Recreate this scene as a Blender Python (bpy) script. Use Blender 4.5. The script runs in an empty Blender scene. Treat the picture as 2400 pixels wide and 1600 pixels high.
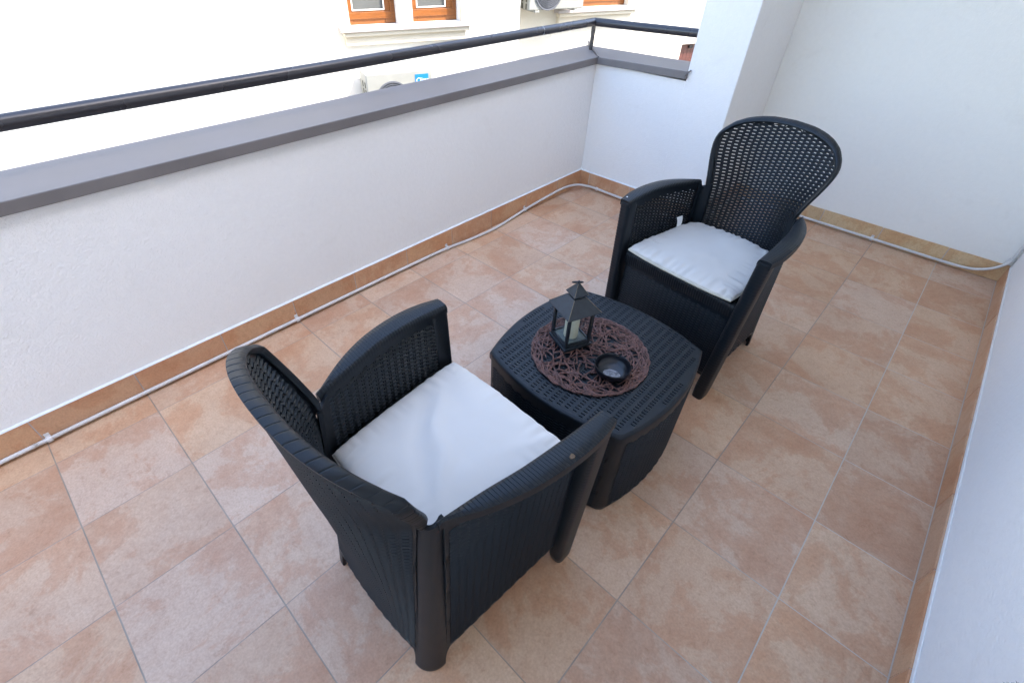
import bpy, math, random
from mathutils import Vector, Matrix, noise
random.seed(7)
PI = math.pi
S = bpy.context.scene
COL = S.collection

# ------------------------------------------------------------------ materials
def nm(name):
    m = bpy.data.materials.new(name); m.use_nodes = True
    nt = m.node_tree; b = nt.nodes['Principled BSDF']
    return m, nt, b
def N(nt, typ, **kw):
    n = nt.nodes.new(typ)
    for k, v in kw.items():
        if k in n.inputs.keys(): n.inputs[k].default_value = v
        else: setattr(n, k, v)
    return n
def L(nt, a, b): nt.links.new(a, b)
def ramp(nt, fac, stops):
    r = nt.nodes.new('ShaderNodeValToRGB'); e = r.color_ramp.elements
    while len(e) < len(stops): e.new(0.5)
    for i, (p, c) in enumerate(stops):
        e[i].position = p; e[i].color = (*c, 1) if len(c) == 3 else c
    L(nt, fac, r.inputs[0]); return r
def mixc(nt, fac, a, b, mode='MIX'):
    m = nt.nodes.new('ShaderNodeMix'); m.data_type = 'RGBA'; m.blend_type = mode
    for sock, v in ((m.inputs[0], fac), (m.inputs[6], a), (m.inputs[7], b)):
        if hasattr(v, 'links'): L(nt, v, sock)
        elif isinstance(v, (int, float)): sock.default_value = v
        else: sock.default_value = (*v, 1)
    return m.outputs[2]
def mth(nt, op, a, b=0.0, c=None):
    m = nt.nodes.new('ShaderNodeMath'); m.operation = op
    for i, v in enumerate((a, b) if c is None else (a, b, c)):
        if hasattr(v, 'links'): L(nt, v, m.inputs[i])
        else: m.inputs[i].default_value = v
    return m.outputs[0]
def bump(nt, b, height, strength, dist):
    n = nt.nodes.new('ShaderNodeBump'); n.inputs['Strength'].default_value = strength
    n.inputs['Distance'].default_value = dist
    L(nt, height, n.inputs['Height']); L(nt, n.outputs[0], b.inputs['Normal'])

def simple(name, col, rough=0.5, metal=0.0, var=0.12, scale=30, bmp=0.0, bscale=200, bdist=0.001, spec=0.5):
    m, nt, b = nm(name)
    tc = N(nt, 'ShaderNodeTexCoord')
    nz = N(nt, 'ShaderNodeTexNoise', Scale=scale, Detail=5.0)
    L(nt, tc.outputs['Object'], nz.inputs['Vector'])
    lo = tuple(c*(1-var) for c in col); hi = tuple(min(1, c*(1+var)) for c in col)
    r = ramp(nt, nz.outputs[0], [(0.3, lo), (0.7, hi)])
    L(nt, r.outputs[0], b.inputs['Base Color'])
    rr = mth(nt, 'MULTIPLY_ADD', nz.outputs[0], 0.2, rough-0.1); L(nt, rr, b.inputs['Roughness'])
    b.inputs['Metallic'].default_value = metal
    b.inputs['Specular IOR Level'].default_value = spec
    if bmp:
        n2 = N(nt, 'ShaderNodeTexNoise', Scale=bscale, Detail=4.0)
        L(nt, tc.outputs['Object'], n2.inputs['Vector'])
        bump(nt, b, n2.outputs[0], bmp, bdist)
    return m

T = 0.33
def tile_color(nt, vec, hashv, warm=1.0):
    """mottled stoneware: vec is shifted per tile by hashv so that no pattern crosses a joint"""
    off = N(nt, 'ShaderNodeVectorMath', operation='MULTIPLY_ADD')
    L(nt, hashv, off.inputs[0]); off.inputs[1].default_value = (37, 53, 29); L(nt, vec, off.inputs[2])
    rt = N(nt, 'ShaderNodeVectorRotate', rotation_type='Z_AXIS'); L(nt, off.outputs[0], rt.inputs['Vector'])
    hs = N(nt, 'ShaderNodeSeparateXYZ'); L(nt, hashv, hs.inputs[0])
    L(nt, mth(nt, 'MULTIPLY', mth(nt, 'GREATER_THAN', hs.outputs[2], 0.55), PI/2), rt.inputs['Angle'])
    mp = N(nt, 'ShaderNodeMapping'); mp.inputs['Scale'].default_value = (1.25, 1.0, 1.0)
    L(nt, rt.outputs[0], mp.inputs[0])
    a = N(nt, 'ShaderNodeTexNoise', Scale=3.6, Detail=9.0, Roughness=0.70, Distortion=0.35); L(nt, mp.outputs[0], a.inputs['Vector'])
    b_ = N(nt, 'ShaderNodeTexNoise', Scale=11.0, Detail=6.0, Roughness=0.65, Distortion=0.5); L(nt, mp.outputs[0], b_.inputs['Vector'])
    c_ = N(nt, 'ShaderNodeTexNoise', Scale=160.0, Detail=2.0); L(nt, off.outputs[0], c_.inputs['Vector'])
    base = ramp(nt, a.outputs[0], [(0.28, (0.468, 0.254, 0.148)), (0.42, (0.512, 0.307, 0.191)), (0.490, (0.525, 0.332, 0.216)), (0.520, (0.555, 0.385, 0.266)), (0.68, (0.570, 0.415, 0.298))])
    pale = ramp(nt, b_.outputs[0], [(0.47, (0, 0, 0)), (0.58, (1, 1, 1))])
    col = mixc(nt, mth(nt, 'MULTIPLY', pale.outputs[0], 0.20), base.outputs[0], (0.595, 0.435, 0.305))
    # per tile tone
    sx = N(nt, 'ShaderNodeSeparateXYZ'); L(nt, hashv, sx.inputs[0])
    tone = ramp(nt, sx.outputs[0], [(0.0, (0.92, 0.86, 0.81)), (0.5, (1.0, 0.97, 0.95)), (1.0, (1.05, 1.04, 1.03))])
    col = mixc(nt, 1.0, col, tone.outputs[0], 'MULTIPLY')
    tn2 = ramp(nt, sx.outputs[1], [(0.0, (1.04, 0.98, 0.90)), (1.0, (0.98, 1.0, 1.06))])
    col = mixc(nt, 1.0, col, tn2.outputs[0], 'MULTIPLY')
    g = ramp(nt, c_.outputs[0], [(0.3, (0.90, 0.885, 0.87)), (0.7, (1.05, 1.05, 1.05))])
    col = mixc(nt, 1.0, col, g.outputs[0], 'MULTIPLY')
    d_ = N(nt, 'ShaderNodeTexNoise', Scale=42.0, Detail=9.0, Roughness=0.80, Distortion=0.8); L(nt, mp.outputs[0], d_.inputs['Vector'])
    g2 = ramp(nt, d_.outputs[0], [(0.32, (0.70, 0.60, 0.52)), (0.45, (0.98, 0.97, 0.96)), (0.60, (1.08, 1.10, 1.12))])
    col = mixc(nt, 0.62, col, g2.outputs[0], 'MULTIPLY')
    return col, b_.outputs[0], c_.outputs[0]

def mat_floor():
    m, nt, b = nm('floor_tiles')
    tc = N(nt, 'ShaderNodeTexCoord'); v = tc.outputs['Object']
    sp = N(nt, 'ShaderNodeSeparateXYZ'); L(nt, v, sp.inputs[0])
    wob = N(nt, 'ShaderNodeTexNoise', Scale=60.0, Detail=2.0); L(nt, v, wob.inputs['Vector'])
    fx = mth(nt, 'DIVIDE', sp.outputs[0], T); fy = mth(nt, 'DIVIDE', sp.outputs[1], T)
    def edge(f, w):
        r = mth(nt, 'ROUND', f); d = mth(nt, 'ABSOLUTE', mth(nt, 'SUBTRACT', f, r))
        d = mth(nt, 'ADD', d, mth(nt, 'MULTIPLY', mth(nt, 'SUBTRACT', wob.outputs[0], 0.5), 0.003))
        return d
    dx = edge(fx, 0); dy = edge(fy, 0)
    xr = N(nt, 'ShaderNodeMapRange'); xr.inputs[1].default_value = 1.5; xr.inputs[2].default_value = 1.9
    xr.inputs[3].default_value = 0.0014; xr.inputs[4].default_value = -0.0006; L(nt, sp.outputs[0], xr.inputs[0])
    yr = N(nt, 'ShaderNodeMapRange'); yr.inputs[1].default_value = 1.1; yr.inputs[2].default_value = 1.6
    yr.inputs[3].default_value = -0.0010; yr.inputs[4].default_value = 0.0006; L(nt, sp.outputs[0], yr.inputs[0])
    dmin = mth(nt, 'MINIMUM', mth(nt, 'ADD', dx, xr.outputs[0]), mth(nt, 'ADD', dy, yr.outputs[0]))
    dmin = mth(nt, 'MINIMUM', dmin, mth(nt, 'ABSOLUTE', mth(nt, 'SUBTRACT', fx, 7.835)))
    gm = N(nt, 'ShaderNodeMapRange'); gm.inputs[1].default_value = 0.0036; gm.inputs[2].default_value = 0.0062
    gm.inputs[3].default_value = 1; gm.inputs[4].default_value = 0; L(nt, dmin, gm.inputs[0])
    cmb = N(nt, 'ShaderNodeCombineXYZ')
    L(nt, mth(nt, 'FLOOR', fx), cmb.inputs[0]); L(nt, mth(nt, 'FLOOR', fy), cmb.inputs[1])
    wn = N(nt, 'ShaderNodeTexWhiteNoise', noise_dimensions='3D'); L(nt, cmb.outputs[0], wn.inputs['Vector'])
    col, n1, n2 = tile_color(nt, v, wn.outputs['Color'])
    # grout: grey joints, lighter by the house wall
    xm = N(nt, 'ShaderNodeMapRange'); xm.inputs[1].default_value = 2.0; xm.inputs[2].default_value = 2.35; L(nt, sp.outputs[0], xm.inputs[0])
    gn = N(nt, 'ShaderNodeTexNoise', Scale=9.0, Detail=4.0); L(nt, v, gn.inputs['Vector'])
    gcol = ramp(nt, gn.outputs[0], [(0.3, (0.235, 0.185, 0.14)), (0.7, (0.36, 0.29, 0.225))])
    gc = mixc(nt, xm.outputs[0], gcol.outputs[0], (0.50, 0.44, 0.375))
    # small dark specks and faint dirt
    vo = N(nt, 'ShaderNodeTexVoronoi', Scale=9.0); vo.feature = 'F1'; L(nt, v, vo.inputs['Vector'])
    spk = N(nt, 'ShaderNodeMapRange'); spk.inputs[1].default_value = 0.018; spk.inputs[2].default_value = 0.03
    spk.inputs[3].default_value = 0.75; spk.inputs[4].default_value = 0; L(nt, vo.outputs['Distance'], spk.inputs[0])
    sp2 = mth(nt, 'MULTIPLY', spk.outputs[0], mth(nt, 'GREATER_THAN', N(nt, 'ShaderNodeSeparateColor').outputs[0], 2))
    sc = N(nt, 'ShaderNodeSeparateColor'); L(nt, vo.outputs['Color'], sc.inputs[0])
    sp2 = mth(nt, 'MULTIPLY', spk.outputs[0], mth(nt, 'GREATER_THAN', sc.outputs[0], 0.72))
    col = mixc(nt, sp2, col, (0.10, 0.055, 0.03))
    dn = N(nt, 'ShaderNodeTexNoise', Scale=2.2, Detail=8.0, Roughness=0.7); L(nt, v, dn.inputs['Vector'])
    dr = ramp(nt, dn.outputs[0], [(0.35, (0.90, 0.88, 0.87)), (0.6, (1.02, 1.02, 1.02))])
    col = mixc(nt, 1.0, col, dr.outputs[0], 'MULTIPLY')
    fin = mixc(nt, gm.outputs[0], col, gc)
    L(nt, fin, b.inputs['Base Color'])
    L(nt, mth(nt, 'MULTIPLY_ADD', n1, 0.22, 0.36), b.inputs['Roughness'])
    h = mth(nt, 'SUBTRACT', mth(nt, 'ADD', mth(nt, 'MULTIPLY', n1, 0.25), mth(nt, 'MULTIPLY', n2, 0.12)), gm.outputs[0])
    bump(nt, b, h, 0.55, 0.0014)
    b.inputs['Specular IOR Level'].default_value = 0.42
    return m

def mat_skirt(name, tint):
    m, nt, b = nm(name)
    tc = N(nt, 'ShaderNodeTexCoord'); v = tc.outputs['Object']
    g = N(nt, 'ShaderNodeNewGeometry')
    wn = N(nt, 'ShaderNodeTexWhiteNoise', noise_dimensions='1D'); L(nt, g.outputs['Random Per Island'], wn.inputs['W'])
    col, n1, n2 = tile_color(nt, v, wn.outputs['Color'])
    col = mixc(nt, 1.0, col, tint, 'MULTIPLY')
    L(nt, col, b.inputs['Base Color']); b.inputs['Roughness'].default_value = 0.45
    bump(nt, b, n1, 0.2, 0.001)
    return m

def mat_plaster(name, col, strength=0.55):
    m, nt, b = nm(name)
    tc = N(nt, 'ShaderNodeTexCoord'); v = tc.outputs['Object']
    n1 = N(nt, 'ShaderNodeTexNoise', Scale=120.0, Detail=3.0, Roughness=0.6); L(nt, v, n1.inputs['Vector'])
    n2 = N(nt, 'ShaderNodeTexNoise', Scale=1.6, Detail=6.0); L(nt, v, n2.inputs['Vector'])
    n3 = N(nt, 'ShaderNodeTexNoise', Scale=45.0, Detail=5.0); L(nt, v, n3.inputs['Vector'])
    r = ramp(nt, n2.outputs[0], [(0.3, tuple(c*0.965 for c in col)), (0.7, col)])
    r3 = ramp(nt, n3.outputs[0], [(0.3, (0.975, 0.975, 0.975)), (0.7, (1.0, 1.0, 1.0))])
    pc = mixc(nt, 1.0, r.outputs[0], r3.outputs[0], 'MULTIPLY')
    n4 = N(nt, 'ShaderNodeTexNoise', Scale=5.5, Detail=9.0, Roughness=0.72, Distortion=0.6); L(nt, v, n4.inputs['Vector'])
    r4 = ramp(nt, n4.outputs[0], [(0.30, (0.90, 0.885, 0.865)), (0.42, (1, 1, 1))])
    L(nt, mixc(nt, 0.4, pc, r4.outputs[0], 'MULTIPLY'), b.inputs['Base Color'])
    b.inputs['Roughness'].default_value = 0.75; b.inputs['Specular IOR Level'].default_value = 0.3
    h = mth(nt, 'ADD', n1.outputs[0], mth(nt, 'MULTIPLY', n3.outputs[0], 0.8))
    bump(nt, b, h, strength, 0.0046)
    return m

def mat_plastic():
    m, nt, b = nm('anthracite_plastic')
    tc = N(nt, 'ShaderNodeTexCoord'); v = tc.outputs['Object']
    n1 = N(nt, 'ShaderNodeTexNoise', Scale=18.0, Detail=6.0, Roughness=0.7); L(nt, v, n1.inputs['Vector'])
    n2 = N(nt, 'ShaderNodeTexNoise', Scale=420.0, Detail=2.0); L(nt, v, n2.inputs['Vector'])
    r = ramp(nt, n1.outputs[0], [(0.3, (0.0060, 0.0088, 0.0118)), (0.62, (0.0072, 0.0104, 0.0138)), (0.8, (0.0150, 0.0190, 0.0230))])
    L(nt, r.outputs[0], b.inputs['Base Color'])
    L(nt, mth(nt, 'MULTIPLY_ADD', n1.outputs[0], 0.14, 0.33), b.inputs['Roughness'])
    b.inputs['Specular IOR Level'].default_value = 0.31
    bump(nt, b, n2.outputs[0], 0.18, 0.0006)
    return m

def mat_fabric(name, col, edge=None):
    m, nt, b = nm(name)
    tc = N(nt, 'ShaderNodeTexCoord'); v = tc.outputs['Object']
    w = N(nt, 'ShaderNodeTexNoise', Scale=700.0, Detail=1.0); L(nt, v, w.inputs['Vector'])
    n = N(nt, 'ShaderNodeTexNoise', Scale=3.0, Detail=4.0); L(nt, v, n.inputs['Vector'])
    r = ramp(nt, n.outputs[0], [(0.35, tuple(c*0.95 for c in col)), (0.65, col)])
    out = r.outputs[0]
    if edge:
        sp = N(nt, 'ShaderNodeSeparateXYZ'); L(nt, v, sp.inputs[0])
        mr = N(nt, 'ShaderNodeMapRange'); mr.inputs[1].default_value = 0.014; mr.inputs[2].default_value = 0.030
        mr.inputs[3].default_value = 0.75; mr.inputs[4].default_value = 0; L(nt, sp.outputs[2], mr.inputs[0])
        out = mixc(nt, mr.outputs[0], out, edge)
        n5 = N(nt, 'ShaderNodeTexNoise', Scale=7.0, Detail=3.0); L(nt, v, n5.inputs['Vector'])
        r5 = ramp(nt, n5.outputs[0], [(0.55, (0, 0, 0)), (0.75, (0.3, 0.3, 0.3))])
        out = mixc(nt, r5.outputs[0], out, (0.50, 0.45, 0.39))
    L(nt, out, b.inputs['Base Color'])
    b.inputs['Roughness'].default_value = 0.9; b.inputs['Specular IOR Level'].default_value = 0.2
    b.inputs['Sheen Weight'].default_value = 0.15
    bump(nt, b, w.outputs[0], 0.25, 0.0005)
    return m

def mat_wood(name, col):
    m, nt, b = nm(name)
    tc = N(nt, 'ShaderNodeTexCoord')
    mp = N(nt, 'ShaderNodeMapping'); mp.inputs['Scale'].default_value = (2.0, 6.0, 18.0); L(nt, tc.outputs['Object'], mp.inputs[0])
    n = N(nt, 'ShaderNodeTexNoise', Scale=3.5, Detail=8.0, Roughness=0.65, Distortion=1.2); L(nt, mp.outputs[0], n.inputs['Vector'])
    r = ramp(nt, n.outputs[0], [(0.3, tuple(c*0.72 for c in col)), (0.5, col), (0.72, tuple(min(1, c*1.25) for c in col))])
    L(nt, r.outputs[0], b.inputs['Base Color']); b.inputs['Roughness'].default_value = 0.35
    return m

def mat_glass():
    m, nt, b = nm('thin_glass')
    b.inputs['Base Color'].default_value = (0.95, 0.97, 0.97, 1)
    b.inputs['Roughness'].default_value = 0.03; b.inputs['IOR'].default_value = 1.04
    b.inputs['Transmission Weight'].default_value = 1.0
    return m

M = dict(
    floor=mat_floor(),
    skirtA=mat_skirt('skirting_tile_brown', (0.98, 0.84, 0.70)),
    skirtD=mat_skirt('skirting_tile_ochre', (1.04, 1.06, 0.84)),
    skirtC=mat_skirt('skirting_tile_terracotta', (0.98, 0.86, 0.74)),
    plaster=mat_plaster('white_textured_plaster', (0.83, 0.81, 0.785)),
    plaster2=mat_plaster('smooth_white_plaster', (0.83, 0.80, 0.735), 0.35),
    coping=simple('taupe_painted_metal', (0.172, 0.156, 0.150), 0.52, 0.0, 0.10, 5, 0.08, 60, 0.001, 0.25),
    seam=simple('taupe_painted_metal_fold', (0.11, 0.10, 0.103), 0.38, 0.0, 0.1, 8),
    rail=simple('dark_painted_tube', (0.035, 0.031, 0.033), 0.28, 0.0, 0.05, 3),
    plastic=mat_plastic(),
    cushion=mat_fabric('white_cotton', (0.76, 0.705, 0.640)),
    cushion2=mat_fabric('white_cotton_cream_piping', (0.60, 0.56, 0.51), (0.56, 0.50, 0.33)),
    twig=simple('brown_twig', (0.125, 0.058, 0.046), 0.6, 0, 0.45, 90, 0.3, 400, 0.0008),
    lantern=simple('worn_black_iron', (0.013, 0.018, 0.023), 0.45, 0.0, 0.35, 60, 0.15, 200, 0.0006),
    brass=simple('worn_brass_edge', (0.22, 0.17, 0.11), 0.45, 0.5, 0.4, 120),
    tray=simple('galvanised_plate', (0.15, 0.17, 0.16), 0.6, 0.0, 0.25, 50),
    wax=simple('ivory_wax', (0.68, 0.64, 0.47), 0.5, 0, 0.04, 20),
    glass=mat_glass(),
    ashtray=simple('black_glazed_ceramic', (0.003, 0.004, 0.007), 0.34, 0, 0.1, 20),
    ash=simple('grey_ash', (0.20, 0.195, 0.20), 0.95, 0, 0.6, 90, 0.6, 260, 0.002),
    conduit=simple('ivory_pvc_conduit', (0.62, 0.59, 0.56), 0.45, 0, 0.08, 20),
    facade=mat_plaster('cream_facade_render', (0.70, 0.66, 0.57), 0.3),
    facadeW=mat_plaster('white_facade_render', (0.74, 0.725, 0.685), 0.3),
    trim=mat_plaster('cream_window_trim', (0.62, 0.56, 0.45), 0.2),
    stone=simple('pale_stone_sill', (0.42, 0.38, 0.365), 0.5, 0, 0.10, 60),
    wood=mat_wood('orange_varnished_pine', (0.20, 0.066, 0.013)),
    redwood=mat_wood('red_brown_stained_wood', (0.10, 0.035, 0.028)),
    pane=simple('grey_window_pane', (0.10, 0.105, 0.10), 0.12, 0, 0.1, 3),
    putty=simple('white_glazing_bead', (0.72, 0.70, 0.68), 0.6, 0, 0.05, 10),
    acbody=simple('off_white_enamel', (0.27, 0.27, 0.245), 0.4, 0, 0.05, 8),
    acgrey=simple('grey_fan_grille', (0.10, 0.105, 0.12), 0.5, 0, 0.1, 10),
    acdark=simple('dark_louvre_slot', (0.06, 0.06, 0.04), 0.7, 0, 0.2, 20),
    blue=simple('bright_blue_label', (0.01, 0.17, 0.45), 0.35, 0, 0.03, 10),
    white=simple('white_print', (0.85, 0.85, 0.85), 0.5, 0, 0.02, 10),
    asphalt=simple('asphalt', (0.055, 0.055, 0.055), 0.85, 0, 0.3, 12, 0.4, 120, 0.004),
    roof=simple('grey_roof_gravel', (0.22, 0.21, 0.20), 0.9, 0, 0.2, 12),
    rust=simple('chipped_beige_spot', (0.13, 0.08, 0.045), 0.8, 0, 0.4, 300),
    fluff=simple('grey_brown_pile', (0.13, 0.11, 0.10), 0.95, 0, 0.5, 160),
    sealant=simple('white_caulk', (0.70, 0.70, 0.69), 0.7, 0, 0.06, 40),
)

# ------------------------------------------------------------------ object helpers
def link(o, parent=None):
    COL.objects.link(o)
    if parent is not None: o.parent = parent
    return o
def tag(o, label=None, cat=None, group=None, kind=None):
    if label: o['label'] = label
    if cat: o['category'] = cat
    if group: o['group'] = group
    if kind: o['kind'] = kind
    return o
def thing(name, label, cat, loc=(0, 0, 0), rz=0.0, group=None):
    o = bpy.data.objects.new(name, None); o.empty_display_size = 0.1
    o.location = loc; o.rotation_euler = (0, 0, rz); link(o)
    return tag(o, label, cat, group)

class MB:
    def __init__(s): s.v = []; s.f = []; s.mi = []; s.cur = 0
    def add(s, vs, fs):
        o = len(s.v); s.v += [tuple(v) for v in vs]; s.f += [tuple(i+o for i in f) for f in fs]; s.mi += [s.cur]*len(fs)
    def box(s, x0, x1, y0, y1, z0, z1, rz=0, c=None):
        vs = [(x, y, z) for x in (x0, x1) for y in (y0, y1) for z in (z0, z1)]
        s.add(vs, [(0, 1, 3, 2), (4, 6, 7, 5), (0, 4, 5, 1), (2, 3, 7, 6), (0, 2, 6, 4), (1, 5, 7, 3)])
    def prism(s, poly, z0, z1):
        n = len(poly)
        vs = [(x, y, z0) for x, y in poly]+[(x, y, z1) for x, y in poly]
        fs = [tuple(range(n-1, -1, -1)), tuple(range(n, 2*n))]+[(i, (i+1) % n, n+(i+1) % n, n+i) for i in range(n)]
        s.add(vs, fs)
    def rings(s, rs, close=False, cap=True):
        """rs: list of rings, each the same number of points"""
        n = len(rs[0]); vs = [p for r in rs for p in r]; fs = []
        m = len(rs)
        for i in range(m if close else m-1):
            a = i*n; b = ((i+1) % m)*n
            for j in range(n):
                k = (j+1) % n; fs.append((a+j, a+k, b+k, b+j))
        if cap and not close:
            fs.append(tuple(range(n-1, -1, -1))); fs.append(tuple((m-1)*n+j for j in range(n)))
        s.add(vs, fs)
    def tube(s, pts, r, n=8, cap=True, rf=None):
        rs = frames(pts); out = []
        for i, (p, a, b) in enumerate(rs):
            rr = r if rf is None else rf(i)
            out.append([p+(a*math.cos(2*PI*j/n)+b*math.sin(2*PI*j/n))*rr for j in range(n)])
        s.rings(out, cap=cap)
    def lathe(s, prof, cx, cy, n=32):
        s.rings([[Vector((cx+r*math.cos(2*PI*j/n), cy+r*math.sin(2*PI*j/n), z)) for j in range(n)] for r, z in prof], cap=False)
    def build(s, name, mats, parent=None, smooth=None, bevel=None, seg=2):
        me = bpy.data.meshes.new(name); me.from_pydata(s.v, [], s.f)
        if not isinstance(mats, (list, tuple)): mats = [mats]
        for m in mats: me.materials.append(m)
        if len(mats) > 1: me.polygons.foreach_set('material_index', s.mi)
        me.update()
        if smooth is not None:
            me.polygons.foreach_set('use_smooth', [True]*len(me.polygons))
            try: me.set_sharp_from_angle(angle=math.radians(smooth))
            except Exception: pass
        o = bpy.data.objects.new(name, me); link(o, parent)
        if bevel:
            bm = o.modifiers.new('Bevel', 'BEVEL'); bm.width = bevel; bm.segments = seg; bm.limit_method = 'ANGLE'
            bm.angle_limit = math.radians(40); bm.harden_normals = False
        return o

def frames(pts):
    pts = [Vector(p) for p in pts]; n = len(pts); out = []
    t = (pts[1]-pts[0]).normalized(); a = t.orthogonal().normalized()
    for i in range(n):
        if i == 0: t = pts[1]-pts[0]
        elif i == n-1: t = pts[-1]-pts[-2]
        else: t = pts[i+1]-pts[i-1]
        t.normalize(); a = (a-t*a.dot(t)).normalized(); out.append((pts[i], a.copy(), t.cross(a)))
    return out
def catmull(P, step):
    P = [Vector(p) for p in P]; P = [P[0]*2-P[1]]+P+[P[-1]*2-P[-2]]; out = []
    for i in range(1, len(P)-2):
        n = max(2, int((P[i+1]-P[i]).length/step))
        for k in range(n):
            t = k/n; a, b, c, d = P[i-1], P[i], P[i+1], P[i+2]
            out.append(0.5*((2*b)+(c-a)*t+(2*a-5*b+4*c-d)*t*t+(3*b-a-3*c+d)*t**3))
    out.append(P[-2]); return out
def lerp(a, b, t): return a+(b-a)*t
def interp(tab, x):
    if x <= tab[0][0]: return tab[0][1]
    for (x0, y0), (x1, y1) in zip(tab, tab[1:]):
        if x <= x1: return lerp(y0, y1, (x-x0)/(x1-x0))
    return tab[-1][1]
def smoothtab(tab, x):
    # monotone-ish cosine-free cubic through a table
    n = len(tab)
    if x <= tab[0][0]: return tab[0][1]
    if x >= tab[-1][0]: return tab[-1][1]
    for i in range(n-1):
        if x <= tab[i+1][0]:
            x0, y0 = tab[i]; x1, y1 = tab[i+1]; h = x1-x0; t = (x-x0)/h
            m0 = (y1-tab[i-1][1])/(x1-tab[i-1][0]) if i > 0 else (y1-y0)/h
            m1 = (tab[i+2][1]-y0)/(tab[i+2][0]-x0) if i < n-2 else (y1-y0)/h
            return (2*t**3-3*t*t+1)*y0+(t**3-2*t*t+t)*h*m0+(-2*t**3+3*t*t)*y1+(t**3-t*t)*h*m1

# ------------------------------------------------------------------ woven sheet
def weave(mb, P, u0, u1, v0, v1, pu, pv, hu, hv, th, ok, border=(0, 0, 0, 0), relief=0.0016, flip=False, PN=None, sunk=0.0003, inner_rib=0):
    """P(u,v)->Vector on the mid surface, u,v in metres. A moulded basket weave: columns of short strands,
    neighbouring columns staggered by half a strand; each strand swells in its middle and dives at the column
    borders, with a slot hu x hv cut right through the sheet (thickness th) between two strands."""
    e = 1e-3
    cache = {}; vid = {}; vs = []; fs = []
    def fr(u, v):
        k = (round(u, 5), round(v, 5))
        if k not in cache:
            p = P(u, v); Q = PN or P; a = Q(u+e, v)-Q(u-e, v); b = Q(u, v+e)-Q(u, v-e); n = a.cross(b)
            if n.length < 1e-12: n = Vector((0, 0, 1))
            n.normalize()
            if flip: n = -n
            cache[k] = (p, n)
        return cache[k]
    def pt(u, v, off):
        k = (round(u, 5), round(v, 5), round(off, 6))
        if k not in vid:
            p, n = fr(u, v); vid[k] = len(vs); vs.append(p+n*off)
        return vid[k]
    def quad(ua, va, ub, vb, o4):
        for sd in (1, -1):
            a, b, c, d = pt(ua, va, sd*(th/2+o4[0])), pt(ub, va, sd*(th/2+o4[1])), pt(ub, vb, sd*(th/2+o4[2])), pt(ua, vb, sd*(th/2+o4[3]))
            f = (a, b, c, d) if (sd > 0) != flip else (d, c, b, a)
            if len(set(f)) == 4: fs.append(f)
    def wall(a, b, oa, c, d, oc):
        f = (pt(a, b, th/2+oa), pt(a, b, -th/2-oa), pt(c, d, -th/2-oc), pt(c, d, th/2+oc))
        if flip: f = f[::-1]
        if len(set(f)) == 4: fs.append(f)
    bl, br, bb, bt = border
    U0, U1, V0, V1 = u0+bl, u1-br, v0+bb, v1-bt
    nc = max(1, int((U1-U0)/pu)); puu = (U1-U0)/nc; huc = hu if callable(hu) else (lambda v: hu)
    nr = max(1, int((V1-V0)/pv)); pvv = (V1-V0)/nr
    def plain(ua, ub, va, vb, n=1):
        for i in range(n): quad(ua, lerp(va, vb, i/n), ub, lerp(va, vb, (i+1)/n), (0, 0, 0, 0))
    if bl > 0: plain(u0, U0, v0, v1, 20)
    if br > 0: plain(U1, u1, v0, v1, 20)
    for c in range(nc):
        e0 = U0+c*puu; e1 = e0+puu; m = (e0+e1)/2
        amp = (0.97*relief, relief, relief, relief, 0.97*relief)
        off = (0.5 if c % 2 else 0.0)*pvv
        v = v0
        def slab(va, vb, fa, fb, inner=True):
            """fa, fb: how much of the relief is reached at va and vb"""
            for i in range(4):
                if not inner and i in (1, 2): continue
                A0 = amp[i]*(fa if amp[i] > 0 else 1)*(1 if 1 else 0); A1 = amp[i+1]*(fa if amp[i+1] > 0 else 1)
                B0 = amp[i]*(fb if amp[i] > 0 else 1); B1 = amp[i+1]*(fb if amp[i+1] > 0 else 1)
                quad(us[i], va, us[i+1], vb, (A0, A1, B1, B0))
        for r in range(nr):
            hvv = hv(V0+r*pvv) if callable(hv) else hv
            va = V0+off+r*pvv+(pvv-hvv)/2; vb = va+hvv; hh = huc(V0+r*pvv)*puu/pu; a = m-hh/2; b = m+hh/2; us = (e0, a, m, b, e1)
            if vb > V1: continue
            good = ok(a, va) and ok(b, va) and ok(a, vb) and ok(b, vb)
            g = va-v
            if not good:
                continue
            if g > 1.7*pvv:
                plain(e0, e1, v, va-pvv*0.5, max(1, int(g/0.02))); v = va-pvv*0.5
            if va-v > 1e-6:
                vm = (v+va)/2
                slab(v, vm, 0.0, 1.0); slab(vm, va, 1.0, 0.0)
            slab(va, vb, 0.0, 0.0, inner=False)
            z = 0.0
            wall(a, va, z, b, va, z); wall(b, va, z, b, vb, z); wall(b, vb, z, a, vb, z); wall(a, vb, z, a, va, z)
            v = vb
        if v1-v > 1e-6: plain(e0, e1, v, v1, max(1, int((v1-v)/0.02)))
    def edge(pts):
        for (a, b), (c, d) in zip(pts, pts[1:]):
            f = (pt(a, b, th/2), pt(a, b, -th/2), pt(c, d, -th/2), pt(c, d, th/2))
            if flip: f = f[::-1]
            if len(set(f)) == 4: fs.append(f[::-1])
    n = 24
    edge([(lerp(u0, u1, i/n), v0) for i in range(n+1)]); edge([(lerp(u1, u0, i/n), v1) for i in range(n+1)])
    edge([(u1, lerp(v0, v1, i/n)) for i in range(n+1)]); edge([(u0, lerp(v1, v0, i/n)) for i in range(n+1)])
    mb.add(vs, fs)

PU, PV, HU, HV = 0.0215, 0.0122, 0.0138, 0.0040

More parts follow.
